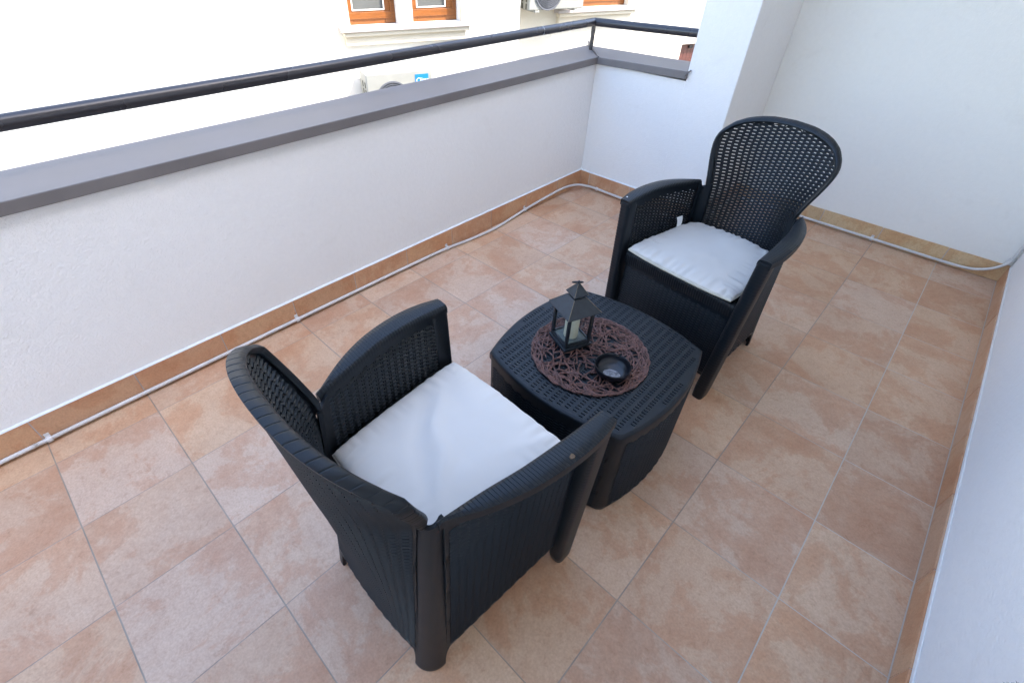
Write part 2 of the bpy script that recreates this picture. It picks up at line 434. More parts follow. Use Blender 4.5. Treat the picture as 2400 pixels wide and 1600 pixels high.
# ------------------------------------------------------------------ the armchair
# local frame: origin on the floor under the middle of the front edge, +y towards the back
ARM_IN_T = [(0.0, 0.255), (0.27, 0.251), (0.55, 0.239), (0.78, 0.219), (1.0, 0.202)]
ARM_IN = lambda t: (smoothtab(ARM_IN_T, t), lerp(0.0, 0.418, t))
ARM_OUT_T = [(0.0, 0.299), (0.15, 0.308), (0.33, 0.307), (0.55, 0.293), (0.70, 0.274), (0.84, 0.248), (1.0, 0.209)]
def arm_out(t): return (smoothtab(ARM_OUT_T, t), lerp(0.0, 0.420, t))
ARM_Z = lambda t: 0.657+0.014*math.sin(PI*min(1, t*1.02))
BACK_H = [(0.08, 0.181), (0.30, 0.180), (0.55, 0.179), (0.62, 0.182), (0.66, 0.189), (0.70, 0.201), (0.74, 0.215), (0.785, 0.227), (0.815, 0.228),
          (0.84, 0.218), (0.865, 0.194), (0.883, 0.160), (0.895, 0.122), (0.903, 0.076), (0.907, 0.0)]
def back_half(z): return smoothtab(BACK_H, z) if z < 0.84 else interp(BACK_H, z)
ZT = 0.907
YC_T = [(0.0, 0.512), (0.10, 0.510), (0.30, 0.514), (0.50, 0.530), (0.62, 0.543), (0.75, 0.556), (0.92, 0.572)]
YS_T = [(0.0, 0.510), (0.10, 0.497), (0.30, 0.474), (0.50, 0.454), (0.60, 0.442), (0.65, 0.443), (0.72, 0.461), (0.80, 0.488), (0.92, 0.530)]
def back_pt(x, z, off=0.0):
    w = max(back_half(min(z, 0.83)), 0.17)
    yc, ys = smoothtab(YC_T, z), smoothtab(YS_T, z)
    return Vector((x, yc-(yc-ys)*abs(x/w)**2.3+off, z))
def rounded_section(w, h, r, n=3):
    pts = []
    for cx, cy, a0 in ((w/2-r, h/2-r, 0), (-w/2+r, h/2-r, 90), (-w/2+r, -h/2+r, 180), (w/2-r, -h/2+r, 270)):
        for k in range(n+1):
            a = math.radians(a0+90*k/n); pts.append((cx+r*math.cos(a), cy+r*math.sin(a)))
    return pts

def make_chair(label):
    root = thing('armchair', label, 'armchair', group='matching rattan-look plastic armchairs')
    pl = M['plastic']
    # side panels with armrests
    for sx in (1, -1):
        side = MB()
        def Pside(u, v, sx=sx):
            t = u/0.430; s = v/0.565
            xi, yi = ARM_IN(min(max(t, 0), 1)); xi += 0.008; yi += 0.431*(t-min(max(t, 0), 1))
            xb = lerp(0.243, 0.2215, t)
            yb = lerp(0.022, 0.455, t)
            k = max(s, 0)**1.3
            return Vector((sx*lerp(xb, xi, k), lerp(yb, yi, s), 0.085+v+0.014*math.sin(PI*min(1, max(0, t)))*max(0, s)**2))
        weave(side, Pside, 0, 0.420, 0, 0.557, PU, PV, lambda v: HU*(0.62+0.28*max(0, min(1, (v-0.28)/0.14))), lambda v: 0.0027+0.0014*max(0, min(1, (v-0.28)/0.14)), 0.005, lambda u, v: True, border=(0.014, 0.010, 0.012, 0.020), flip=(sx < 0), relief=0.0030)
        arm = side.build('side_panel', pl, root, smooth=35)
        # armrest cap: crescent with fine cross ribs
        a = MB(); rings = []
        n = 50; tl_ = [(0.0, 0), (0.004, 0), (0.010, 0)]
        for i in range(1, n): tl_ += [(i/n-0.0017, 0), (i/n, 0.0007), (i/n+0.0017, 0), ((i+0.5)/n, 0)]
        tl_ += [(1.0, 0)]; tl_ = sorted(tl_)
        for t, g in tl_:
            xi, yi = ARM_IN(t); xo, yo = arm_out(t); z = ARM_Z(t)-g
            if t > 0.96: z -= 0.004*((t-0.96)/0.04)**2
            w = max(xo-xi, 0.012)
            hh = 0.022
            sec = []
            prof = [(0.0, -0.024), (0.0, -0.012), (0.0015, -0.006), (0.0055, -0.0015), (0.012, 0.0), (w*0.6, 0.0018), (w-0.0025, 0.0006), (w-0.0003, -0.0012), (w, -0.004), (w, -0.022), (w-0.005, -0.024), (w-0.006, -0.008), (0.006, -0.010)]
            for (px, pz) in prof:
                px = min(max(px, 0), w)
                sec.append(Vector((sx*(xi+px), lerp(yi, yo, px/w), z+pz)))
            if sx < 0: sec = sec[::-1]
            rings.append(sec)
        a.rings(rings)
        a.build('armrest', pl, root, smooth=38)
        # front post: a ribbed channel, tapering to the foot
        p = MB(); rings = []
        nz = 150
        for i in range(nz+1):
            z = 0.648*i/nz; s = z/0.648
            g = 0.0009 if (i % 3 == 0 and z > 0.06) else 0.0
            wi = lerp(0.030, 0.0, s)
            xin = lerp(0.226, 0.254, s); xo = lerp(0.272, 0.299, s)
            y0 = lerp(-0.012, -0.004, s)+g; y1 = lerp(0.058, 0.056, s)
            if z < 0.03: y1 -= 0.008*(1-z/0.03)
            if z < 0.05: xin += 0.004*(1-z/0.05)
            xo -= g
            c = ((xin+xo)/2, (y0+y1)/2); w, h = xo-xin, y1-y0
            sec = [Vector((sx*(c[0]+px), c[1]+py, z)) for px, py in rounded_section(w, h, 0.014)]
            if sx < 0: sec = sec[::-1]
            rings.append(sec)
        p.rings(rings); p.build('front_leg', pl, root, smooth=50)
        # rear corner leg: a quarter-round shell that flares into the panels above the foot
        q = MB(); rings = []
        for i in range(66):
            z = 0.645*i/65; s = z/0.645
            cx = lerp(0.177, 0.170, s); cy = lerp(0.462, 0.407, s**0.9)
            r = lerp(0.052, 0.036, s**0.8); fl_ = 0.004+0.050*math.exp(-((z-0.135)/0.045)**2) if z < 0.135 else 0.054-0.022*min(1, (z-0.135)/0.1)
            if z < 0.010: r -= 0.004*(1-z/0.010)
            if z > 0.3: fl_ = max(0.006, fl_-0.030*min(1, (z-0.3)/0.1))
            fr2 = fl_ if z < 0.135 else max(0.006, 0.054-0.048*min(1, (z-0.135)/0.06))
            out = [(cx+r, cy-fl_)]+[(cx+r*math.cos(PI/2*k/10), cy+r*math.sin(PI/2*k/10)) for k in range(11)]+[(cx-fr2, cy+r)]
            r2 = r-0.010
            inn = [(cx-fr2, cy+r2)]+[(cx+r2*math.cos(PI/2*k/10), cy+r2*math.sin(PI/2*k/10)) for k in range(10, -1, -1)]+[(cx+r2, cy-fl_)]
            zt = 0.0
            sec = [Vector((sx*x, y, z)) for x, y in out+inn]
            if z > 0.5:
                for v in sec:
                    ph = math.atan2(v.y-cy, abs(v.x)-cx); ph = max(0, min(PI/2, ph)); d_ = abs(ph-PI/4)/(PI/4)
                    zt = 0.627+0.019*d_**2.0; v.z = 0.5+(v.z-0.5)*(zt-0.5)/0.145
            if sx < 0: sec = sec[::-1]
            rings.append(sec)
        q.rings(rings); q.build('rear_leg', pl, root, smooth=50)
        # web between the rear panel bottom and the leg
    # backrest, one sheet from the lower edge to the crown
    b = MB()
    fan = lambda z: (back_half(z)-0.003)/0.225 if z < 0.80 else (back_half(0.80)-0.003)/0.225
    def Pback(u, v):
        z = 0.085+v; h = max(back_half(min(z, 0.9069))-0.004, 0.0005)
        u = u*fan(z)
        return back_pt(max(-h, min(h, u)), min(z, ZT))
    okb = lambda u, v: abs(u)*fan(0.085+v) < back_half(min(0.085+v, ZT))-0.009 and (0.085+v) < 0.892
    weave(b, Pback, -0.228, 0.228, 0, 0.822, PU, PV, lambda v: HU*(0.62+0.26*max(0, min(1, (v-0.32)/0.14))), lambda v: 0.0027+0.0009*max(0, min(1, (v-0.32)/0.14)), 0.006, okb, border=(0.010, 0.010, 0.015, 0.012), flip=True, PN=lambda u, v: back_pt(u*fan(0.085+v), 0.085+v), relief=0.0028)
    b.build('backrest', pl, root, smooth=35)
    # rim of the back: broad rolled edge with moulded cross grooves
    outl = []
    zs = [0.627+0.005*i for i in range(56)]+[0.903, 0.9055, 0.907]
    zs = sorted(set(round(z, 5) for z in zs if z <= 0.907))
    right = [(back_half(z), z) for z in zs]
    poly = right+[(-x, z) for x, z in reversed(right[:-1])]
    P3 = [Vector((x, 0, z)) for x, z in poly]
    # resample evenly
    d = [0]
    for i in range(1, len(P3)): d.append(d[-1]+(P3[i]-P3[i-1]).length)
    tot = d[-1]; step = 0.0014; nn = int(tot/step); RS = []
    j = 0
    for i in range(nn+1):
        s = tot*i/nn
        while j < len(d)-2 and d[j+1] < s: j += 1
        t = (s-d[j])/max(1e-9, d[j+1]-d[j]); RS.append(P3[j].lerp(P3[j+1], t))
    for _ in range(20):
        RS = [RS[0]]+[(RS[i-1]+RS[i]*2+RS[i+1])/4 for i in range(1, len(RS)-1)]+[RS[-1]]
    rim = MB(); rings = []
    for i, p in enumerate(RS):
        t = (RS[min(i+1, len(RS)-1)]-RS[max(i-1, 0)]).normalized()
        nrm = Vector((t.z, 0, -t.x))          # outward in the plane of the back
        if nrm.dot(p-Vector((0, 0, 0.72))) < 0: nrm = -nrm
        c = back_pt(p.x, p.z)
        g = 0.0009 if i % 15 == 0 else 0.0
        end = min(1, min(i, len(RS)-1-i)/22)
        W, D = 0.016, 0.030*(0.5+0.5*end)
        up = Vector((0, 1, 0.30)).normalized()
        sec = []
        for px, py in [(0.004-g, 0.5), (0.0065-g, 0.30), (0.0070-g, 0.0), (0.0065-g, -0.32), (0.002-g, -0.5), (-0.001, -0.53), (-0.004, -0.45), (-0.008, -0.24), (-0.011, -0.10), (-0.011, 0.02), (-0.007, 0.05), (-0.003, 0.30), (-0.001, 0.5)]:
            sec.append(c+nrm*px+up*(py*D-0.004))
        rings.append(sec)
    rim.rings(rings); rim.build('back_rim', pl, root, smooth=42)
    # apron below the seat
    f = MB()
    def Pf(u, v): return Vector((u, 0.030+0.012*(v/0.36)**1, 0.085+v))
    weave(f, Pf, -0.236, 0.236, 0, 0.300, PU*0.92, PV*0.9, HU*0.75, 0.0028, 0.006, lambda u, v: True, border=(0.010, 0.010, 0.010, 0.008), relief=0.0017)
    f.build('front_apron', pl, root, smooth=35)
    # seat with ribbed, rolled front edge
    s_ = MB()
    # rolled nose
    rings = []
    nx = 150
    for i in range(nx+1):
        x = lerp(-0.243, 0.243, i/nx); g = 0.0018 if i % 3 == 0 else 0
        sec = [(0.040-g*0, 0.384), (0.034+g, 0.386), (0.030+g, 0.405), (0.029+g, 0.425), (0.033+g, 0.437), (0.042+g, 0.443-g), (0.056, 0.442-g), (0.072, 0.436), (0.072, 0.425), (0.050, 0.425)]
        rings.append([Vector((x, yy, zz)) for yy, zz in sec])
    s_.rings(rings)
    s_.build('seat_edge', pl, root, smooth=50)
    st = MB()
    st.prism([(-0.240, 0.070), (0.240, 0.070), (0.204, 0.405), (0.180, 0.440), (-0.180, 0.440), (-0.204, 0.405)], 0.418, 0.432)
    st.build('seat', pl, root)
    return root

def copy_tree(o, parent=None):
    c = o.copy(); COL.objects.link(c)
    if parent is not None: c.parent = parent
    for ch in list(o.children): copy_tree(ch, c)
    return c

chair1 = make_chair('anthracite woven plastic armchair nearest the camera, seen from behind, beige chip on its right armrest')
chair2 = copy_tree(chair1)
chair1.location = (1.529, 1.009, 0); chair1.rotation_euler = (0, 0, PI-0.024)
chair2.location = (1.536, 1.914, 0); chair2.rotation_euler = (0, 0, -0.109)
chair2['label'] = 'anthracite woven plastic armchair at the far side of the low table, facing the camera'
# beige chip on the near chair's right armrest
ch = MB(); cpts = []
for k in range(14):
    an = 2*PI*k/14; r = 0.0080*(0.6+0.5*random.random()); cpts.append((-0.294+r*math.cos(an)*0.8, 0.150+r*math.sin(an)*1.1))
ch.prism(cpts, 0.6640, 0.6722)
o = ch.build('chipped_spot', M['rust'], chair1); o['label'] = 'beige chipped spot on the armrest'
# tiny white fleck on the far chair's left armrest
ch = MB(); ch.lathe([(0.0, 0.6625), (0.0025, 0.6622), (0.003, 0.660)], -0.288, 0.022, 8)
ch.build('paint_fleck', M['white'], chair2)

# ------------------------------------------------------------------ cushions
def cushion(name, mat, label, loc, rz, puff, wrinkle, seed, wf=0.228, wr=0.198, dep=0.452, kc=0.05, fold=False):
    root_l = MB(); nx, ny = 90, 90
    def outline(u, v):
        # u,v in -1..1, squircle mapping with slightly drawn corners
        k = kc
        uu = u*(1-k*0.5*v*v*abs(v)); vv = v*(1-k*0.5*u*u*abs(u))
        y = (vv+1)/2*dep; w = lerp(wf, wr, (vv+1)/2)
        return uu*w, y
    def h(u, v, side):
        e = (1-abs(u)**5)*(1-abs(v)**5); e = max(e, 0)**0.34
        p = Vector((u*1.3+seed, v*1.3, seed))
        w = noise.noise(p*1.2)*0.5+noise.noise(p*3.1)*0.22
        rim = max(abs(u), abs(v))
        pk = 0
        if rim > 0.62:
            s = (u if abs(v) > abs(u) else v)
            pk = (rim-0.62)/0.38*(noise.noise(Vector((s*13+seed, seed*2, 0)))*0.9+noise.noise(Vector((s*29, seed, 3)))*0.4)*(1 if v < -0.3 or v > 0.3 else 0.5)
        if fold:
            dl = (u*0.62+v*0.78-0.10+0.10*noise.noise(Vector((u*2, v*2, 9)))); al = u*0.78-v*0.62
            w += 1.2*math.exp(-(dl/0.10)**2)*math.exp(-(al/0.75)**2)-0.7*math.exp(-((dl-0.2)/0.12)**2)*math.exp(-(al/0.7)**2)
            dl2 = u*0.9-v*0.3+0.35; w += 0.8*math.exp(-(dl2/0.09)**2)*max(0, -v)
        if side > 0: return 0.018+e*puff*(1+0.10*w)+wrinkle*(w*0.5+pk*e)
        return 0.018-e*0.017
    vs = []; fs = []
    def gid(i, j, s): return s*(nx+1)*(ny+1)+i*(ny+1)+j
    for sd in (1, 0):
        pass
    for s, sgn in ((0, 1), (1, -1)):
        for i in range(nx+1):
            for j in range(ny+1):
                u = math.sin(lerp(-1, 1, i/nx)*PI/2); v = math.sin(lerp(-1, 1, j/ny)*PI/2)
                x, y = outline(u, v); vs.append((x, y, h(u, v, sgn)))
    for i in range(nx):
        for j in range(ny):
            fs.append((gid(i, j, 0), gid(i+1, j, 0), gid(i+1, j+1, 0), gid(i, j+1, 0)))
            fs.append((gid(i, j+1, 1), gid(i+1, j+1, 1), gid(i+1, j, 1), gid(i, j, 1)))
    root_l.add(vs, fs)
    o = root_l.build(name, mat, None, smooth=180); o.location = loc; o.rotation_euler = (0, 0, rz)
    me = o.data
    import bmesh
    bm = bmesh.new(); bm.from_mesh(me); bmesh.ops.remove_doubles(bm, verts=bm.verts, dist=0.0004); bm.to_mesh(me); bm.free()
    tag(o, label, 'seat cushion', 'white seat cushions')
    # piping round the seam
    pp = []
    n = 160
    for k in range(n):
        t = k/n*4; e = int(t); a = (t-e)*2-1
        u, v = ((a, -1), (1, a), (-a, 1), (-1, -a))[e]
        x, y = outline(u, v); pp.append(Vector((x, y, 0.018)))
    fr = MB(); rings = []
    for k in range(n):
        p = pp[k]; t = (pp[(k+1) % n]-pp[k-1]).normalized(); nn_ = Vector((t.y, -t.x, 0))
        rings.append([p+nn_*0.0032*math.cos(2*PI*q/6)+Vector((0, 0, 0.0032*math.sin(2*PI*q/6))) for q in range(6)])
    fr.rings(rings, close=True); fr.build('piping', mat, o, smooth=60)
    return o
def seat_at(ch, y):  # world position of a point on the seat
    c, s = math.cos(ch.rotation_euler[2]), math.sin(ch.rotation_euler[2])
    return (ch.location[0]-s*y, ch.location[1]+c*y, 0.4325+0.0005)
cu1 = cushion('seat_cushion', M['cushion'], 'smooth flat white seat cushion on the armchair nearest the camera', seat_at(chair1, 0.004), PI-0.024, 0.036, 0.0085, 3.1, 0.234, 0.191, 0.436, 0.05, True)
cu1.location.z = 0.4455
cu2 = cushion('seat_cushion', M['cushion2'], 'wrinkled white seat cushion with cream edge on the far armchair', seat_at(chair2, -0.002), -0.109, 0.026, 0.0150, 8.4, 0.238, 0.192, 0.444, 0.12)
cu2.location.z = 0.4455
# white tie standing up at the rear left corner of the far cushion
tt = MB()
rings = []
for i in range(9):
    t = i/8; c = Vector((-0.196-0.012*t, 0.315+0.014*math.sin(t*2.4), 0.020+0.052*t))
    w = lerp(0.012, 0.017, t); d_ = Vector((0.15, 0.98, 0.10*math.sin(t*3)))
    rings.append([c-d_*w, c+d_*w, c+d_*w+Vector((0.0012, 0, 0)), c-d_*w+Vector((0.0012, 0, 0))])
tt.rings(rings); tt.build('fabric_tie', M['white'], cu2, smooth=40)

# ------------------------------------------------------------------ low table
TX, TY, TH = 1.534, 1.431, 0.388
table = thing('low_table', 'low square anthracite woven plastic table with bowed sides between the two armchairs', 'table', (TX, TY, 0), math.radians(0.4))
HC, HM = 0.252, 0.298   # half size at the corners and at the middle of each side
def bow(a, hc=HC, hm=HM): # half width perpendicular to a side at offset a along it
    t = min(1, abs(a)/hc); return lerp(hm, hc, t*t)
def outline_pts(ins, n=24):
    pts = []
    for q in range(4):
        ang = q*PI/2; c, s = math.cos(ang), math.sin(ang)
        for k in range(n):
            a = lerp(-HC, HC, k/n); r = bow(a)
            # side facing +x rotated
            aa = a*(1-ins/HC*0.9); rr = r-ins
            pts.append((c*rr-s*aa, s*rr+c*aa))
    return pts
def clampin(x, y, m):
    hx = bow(y)-m; hy = bow(x)-m
    return max(-hx, min(hx, x)), max(-hy, min(hy, y))
tp = MB()
def Ptop(u, v):
    x, y = clampin(u, v, 0.010); return Vector((x, y, TH-0.003))
okt = lambda u, v: abs(u) < bow(v)-0.0145 and abs(v) < bow(u)-0.0145
weave(tp, Ptop, -HM, HM, -HM, HM, 0.0245, 0.0118, 0.0142, 0.0036, 0.006, okt, border=(0.012, 0.012, 0.012, 0.012), relief=0.0005, PN=lambda u, v: Vector((u, v, 0)), sunk=0.0)
tp.build('table_top', M['plastic'], table, smooth=35)
# rounded edge ring
eg = MB(); prof = [(0.013, -0.006), (0.011, 0.0), (0.0065, -0.0010), (0.0028, -0.0035), (0.0004, -0.0080), (0.0, -0.015), (0.0, -0.030), (0.004, -0.030), (0.006, -0.012)]
rings = []
base = [outline_pts(i) for i, _ in prof]
for j in range(len(base[0])):
    rings.append([Vector((base[k][j][0], base[k][j][1], TH+prof[k][1])) for k in range(len(prof))])
eg.rings(rings, close=True); eg.build('top_edge', M['plastic'], table, smooth=60)
for q in range(4):
    sd = MB(); ang = q*PI/2; c, s = math.cos(ang), math.sin(ang)
    def Ps(u, v, c=c, s=s):
        r = bow(u)-0.0045; z = 0.004+v
        return Vector((c*r-s*u, s*r+c*u, z))
    weave(sd, Ps, -HC+0.022, HC-0.022, 0, TH-0.034, PU*0.95, PV*0.95, HU*0.65, 0.0026, 0.006, lambda u, v: True, border=(0.006, 0.006, 0.012, 0.010), relief=0.0030)
    sd.build('side_panel', M['plastic'], table, smooth=35)
for sx, sy in ((1, 1), (1, -1), (-1, 1), (-1, -1)):
    cp = MB()
    # rounded vertical corner
    ring = []
    for z in [0.0, 0.003]+[0.02+0.335*k/6 for k in range(7)]:
        ins = 0.003 if z == 0 else 0.0
        pts = []
        out = [(HC-0.001-ins, HC-0.026), (HC-0.0012-ins, HC-0.012), (HC-0.004-ins, HC-0.004-ins), (HC-0.012, HC-0.0012-ins), (HC-0.026, HC-0.001-ins), (HC-0.026, HC-0.009), (HC-0.012, HC-0.012), (HC-0.009, HC-0.026)]
        for (x, y) in out:
            k = bow(y)-HC if x > y else bow(x)-HC
            xx = x+(k if x > y else 0)*0.9; yy = y+(k if y > x else 0)*0.9
            pts.append(Vector((sx*xx, sy*yy, z)))
        if sx*sy < 0: pts = pts[::-1]
        ring.append(pts)
    cp.rings(ring); cp.build('corner_post', M['plastic'], table, smooth=50)
# inner tray under the top so nothing shines through the slots
it = MB(); it.prism([(x*0.97, y*0.97) for x, y in outline_pts(0.012)], TH-0.042, TH-0.036); it.build('inner_tray', M['plastic'], table)

# ------------------------------------------------------------------ twig mat
MX, MY, MR, MZ = 1.524, 1.401, 0.192, TH+0.0012
mat = MB()
def twig(pts, r):
    n = 5; fr = frames(pts); m = len(fr); rings = []
    for i, (p, a, b) in enumerate(fr):
        rr = r*(0.85+0.3*noise.noise(p*90)) if 0 < i < m-1 else r*0.6
        rings.append([p+(a*math.cos(2*PI*j/n)+b*math.sin(2*PI*j/n))*rr for j in range(n)])
    mat.rings(rings)
rnd = random.Random(11)
def disc_twig(r0, length, turn, zl, rad):
    th = rnd.uniform(0, 2*PI); x, y = r0*math.cos(th), r0*math.sin(th); d = th+turn
    k = rnd.uniform(-7, 7); pts = []; n = int(length/0.010)+2; ph = rnd.uniform(0, 6)
    for i in range(n):
        rr = math.hypot(x, y)
        if rr > MR-0.002:
            x *= (MR-0.002)/rr; y *= (MR-0.002)/rr; d += 0.9*(1 if math.sin(d-math.atan2(y, x)) > 0 else -1)
        pts.append(Vector((x, y, MZ+zl+0.0016*math.sin(i*0.9+ph))))
        x += math.cos(d)*0.010; y += math.sin(d)*0.010; d += k*0.010+rnd.uniform(-0.22, 0.22)
    if len(pts) > 2: twig(pts, rad)
for i in range(270):
    r0 = MR*math.sqrt(rnd.random()); disc_twig(r0, rnd.uniform(0.04, 0.11), rnd.uniform(0, 2*PI), rnd.uniform(0.0026, 0.0066), rnd.uniform(0.0024, 0.0034))
for i in range(120):
    disc_twig(MR-rnd.uniform(0.004, 0.035), rnd.uniform(0.03, 0.06), rnd.uniform(1.0, 2.2)*rnd.choice((1, -1)), rnd.uniform(0.003, 0.0068), rnd.uniform(0.0021, 0.0029))
for k in range(5):   # rough plaited edge
    a0 = rnd.uniform(0, 6); rr = MR-0.003-0.0045*(k % 3)
    pts = []
    for i in range(150):
        a = a0+2*PI*i/149*0.98; w = rr+0.0032*math.sin(i*0.75+k*2.1)
        pts.append(Vector((w*math.cos(a), w*math.sin(a), MZ+0.004+0.0022*math.cos(i*0.75+k*2.1))))
    twig(pts, 0.0021)
mo = mat.build('table_mat', M['twig'], None, smooth=60); mo.location = (MX, MY, 0)
tag(mo, 'round brown place mat of tangled twigs on the low table', 'place mat')

# ------------------------------------------------------------------ lantern and candle
LX, LY, LZ = 1.441, 1.402, TH+0.0085
lan = thing('candle_lantern', 'small black metal candle lantern with pitched roof on the twig mat', 'lantern', (LX, LY, LZ), math.radians(-22))
bs = MB(); bs.box(-.052, .052, -.052, .052, 0, .010); bs.box(-.047, .047, -.047, .047, .010, .020)
bs.build('base', M['lantern'], lan, bevel=.0015)
fl = MB(); fl.box(-.040, .040, -.040, .040, .0203, .0215); fl.build('base_plate', M['tray'], lan)
HP = 0.137
for sx, sy in ((1, 1), (1, -1), (-1, 1), (-1, -1)):
    p = MB(); x, y = sx*.0425, sy*.0425
    p.box(x-.0048, x+.0048, y-.0048, y+.0048, .020, HP+.002); p.build('corner_post', M['lantern'], lan, bevel=.0008)
fr_ = MB(); fr2_ = MB()
for (a, b, c, d) in ((-.038, .038, -.0455, -.0395), (-.038, .038, .0395, .0455), (-.0455, -.0395, -.038, .038), (.0395, .0455, -.038, .038)):
    fr_.box(a, b, c, d, .0202, .0255); fr2_.box(a, b, c, d, HP-.006, HP)
fr_.build('lower_frame', M['lantern'], lan, bevel=.0008); fr2_.build('upper_frame', M['lantern'], lan, bevel=.0008)
for q in range(4):
    g = MB(); g.box(-.038, .038, .0418, .0432, .0257, HP-.0062)
    o = g.build('glass_pane', M['glass'], lan); o.rotation_euler = (0, 0, q*PI/2)
def pyr(mb, h0, z0, h1, z1):
    mb.add([(-h0, -h0, z0), (h0, -h0, z0), (h0, h0, z0), (-h0, h0, z0), (-h1, -h1, z1), (h1, -h1, z1), (h1, h1, z1), (-h1, h1, z1)],
           [(3, 2, 1, 0), (4, 5, 6, 7), (0, 1, 5, 4), (1, 2, 6, 5), (2, 3, 7, 6), (3, 0, 4, 7)])
rf = MB(); pyr(rf, .061, HP+.001, .0605, HP+.003); pyr(rf, .0605, HP+.003, .021, HP+.046)
ro = rf.build('roof', M['lantern'], lan, bevel=.0006)
for sx, sy in ((1, 1), (1, -1), (-1, 1), (-1, -1)):
    eb = MB(); eb.tube([(sx*.0608, sy*.0608, HP+.0035), (sx*.0212, sy*.0212, HP+.0465)], .0009, 6); eb.build('worn_edge', M['brass'], ro)
cp = MB(); cp.box(-.019, .019, -.019, .019, HP+.046, HP+.056); pyr(cp, .0255, HP+.056, .0255, HP+.0575); pyr(cp, .0255, HP+.0575, .003, HP+.092)
co = cp.build('chimney_cap', M['lantern'], lan, bevel=.0005)
for sx, sy in ((1, 1), (1, -1), (-1, 1), (-1, -1)):
    eb = MB(); eb.tube([(sx*.0256, sy*.0256, HP+.058), (sx*.0035, sy*.0035, HP+.0915)], .0007, 6); eb.build('worn_edge', M['brass'], co)
rg = MB(); cz = HP+.097
rg.lathe([(0.0, cz-.007), (.0035, cz-.004), (.0045, cz), (.0025, cz+.004), (0.0, cz+.005)], 0, 0, 10)
RR = .0165; ra = Vector((.76, .62, .05)).normalized(); rb = Vector((-.36, .60, -.60)).normalized(); rb = (rb-ra*rb.dot(ra)).normalized()
q_ = Matrix.Rotation(math.radians(22), 3, 'Z'); ra = q_ @ ra; rb = q_ @ rb
pts = []
for k in range(29):
    a = 2*PI*k/28; pts.append(Vector((0, 0, cz))+ra*(RR*math.cos(a)-.003)+rb*(RR*math.sin(a)+.012))
rg.tube(pts, .0020, 6, cap=False); rg.build('hanging_ring', M['lantern'], lan, smooth=50)
cd = MB(); cdl = (LX, LY, LZ+.0218)
cd.lathe([(0, 0), (.0225, 0), (.0232, .002), (.0232, .074), (.0215, .077), (.018, .0755), (.012, .070), (0, .069)], 0, 0, 32)
co = cd.build('pillar_candle', M['wax'], None, smooth=40); co.location = cdl; tag(co, 'ivory pillar candle standing inside the lantern', 'candle')
wk = MB(); wk.tube([(0, 0, .066), (.001, 0, .074), (.003, .001, .080)], .0009, 5); wk.build('wick', M['acdark'], co)

# ------------------------------------------------------------------ ashtray
AX, AY, AZ = 1.629, 1.366, TH+0.0085
at_ = thing('ashtray', 'round glossy black bowl ashtray with grey ash on the twig mat', 'ashtray', (AX, AY, AZ), math.radians(20))
bw = MB(); n = 60
prof = [(0.0, .0), (.030, .0), (.040, .003), (.052, .012), (.0575, .024), (.0585, .036), (.0565, .0385), (.0545, .0365), (.0530, .026), (.047, .013), (.036, .0075), (0.0, .006)]
rings = []
for r, z in prof:
    ring = []
    for j in range(n):
        a = 2*PI*j/n
        dz = 0
        for nt_ in (0, 120, 240):
            dd = abs((math.degrees(a)-nt_-78+180) % 360-180)
            if r > .052 and z > .02: dz = min(dz, -0.006*math.exp(-(dd/5)**2))
        ring.append(Vector((r*math.cos(a), r*math.sin(a), z+dz)))
    rings.append(ring)
bw.rings(rings, cap=False); bw.build('bowl', M['ashtray'], at_, smooth=60)
as_ = MB(); rings = []
for r in (0.0005, .006, .012, .017, .021, .025, .028):
    rings.append([Vector((r*math.cos(2*PI*j/40)*(1+.10*noise.noise(Vector((j*.4, r*90, 1)))), r*math.sin(2*PI*j/40)*(1+.10*noise.noise(Vector((j*.4, r*90, 5)))), .0112+.0018*noise.noise(Vector((math.cos(2*PI*j/40)*r*120, math.sin(2*PI*j/40)*r*120, 0)))-.0030*(r/.033)**3)) for j in range(40)])
as_.rings(rings, cap=False); ao = as_.build('ash', M['ash'], at_, smooth=60); ao.location = (.003, -.015, .0015); ao.rotation_euler = (-.20, 0, 0); at_.scale = (.95, .95, .95)

# ------------------------------------------------------------------ floor and walls
XA, YB, XP0, XP1, YD, XC = 0.195, 3.253, 0.805, 1.087, 3.887, 2.595
YS = -3.3
fl = MB(); fl.add([(XA-.02, YS, 0), (XC+.02, YS, 0), (XC+.02, YD+.02, 0), (XA-.02, YD+.02, 0)], [(0, 1, 2, 3)])
fl.box(-0.1, XC+.1, YS, YD+.2, -.30, -.004)
fo = fl.build('balcony_floor', M['floor']); tag(fo, kind='structure')

def gridwall(mb, a, b, z0, z1, nrm_off=0.0):
    pass
# long parapet
lp = thing('long_parapet', 'long low white plastered balcony parapet with grey metal coping along the left', 'parapet', (XA, YS, 0))
w = MB(); w.box(-.27, 0, 0, YB-YS+.27, -.30, .795); w.build('wall', M['plaster'], lp, bevel=.004)
def coping(mb, p0, p1, z0, z1, rise0=0, rise1=0):
    pass
cpz0, cpz1 = .793, .833
c = MB()
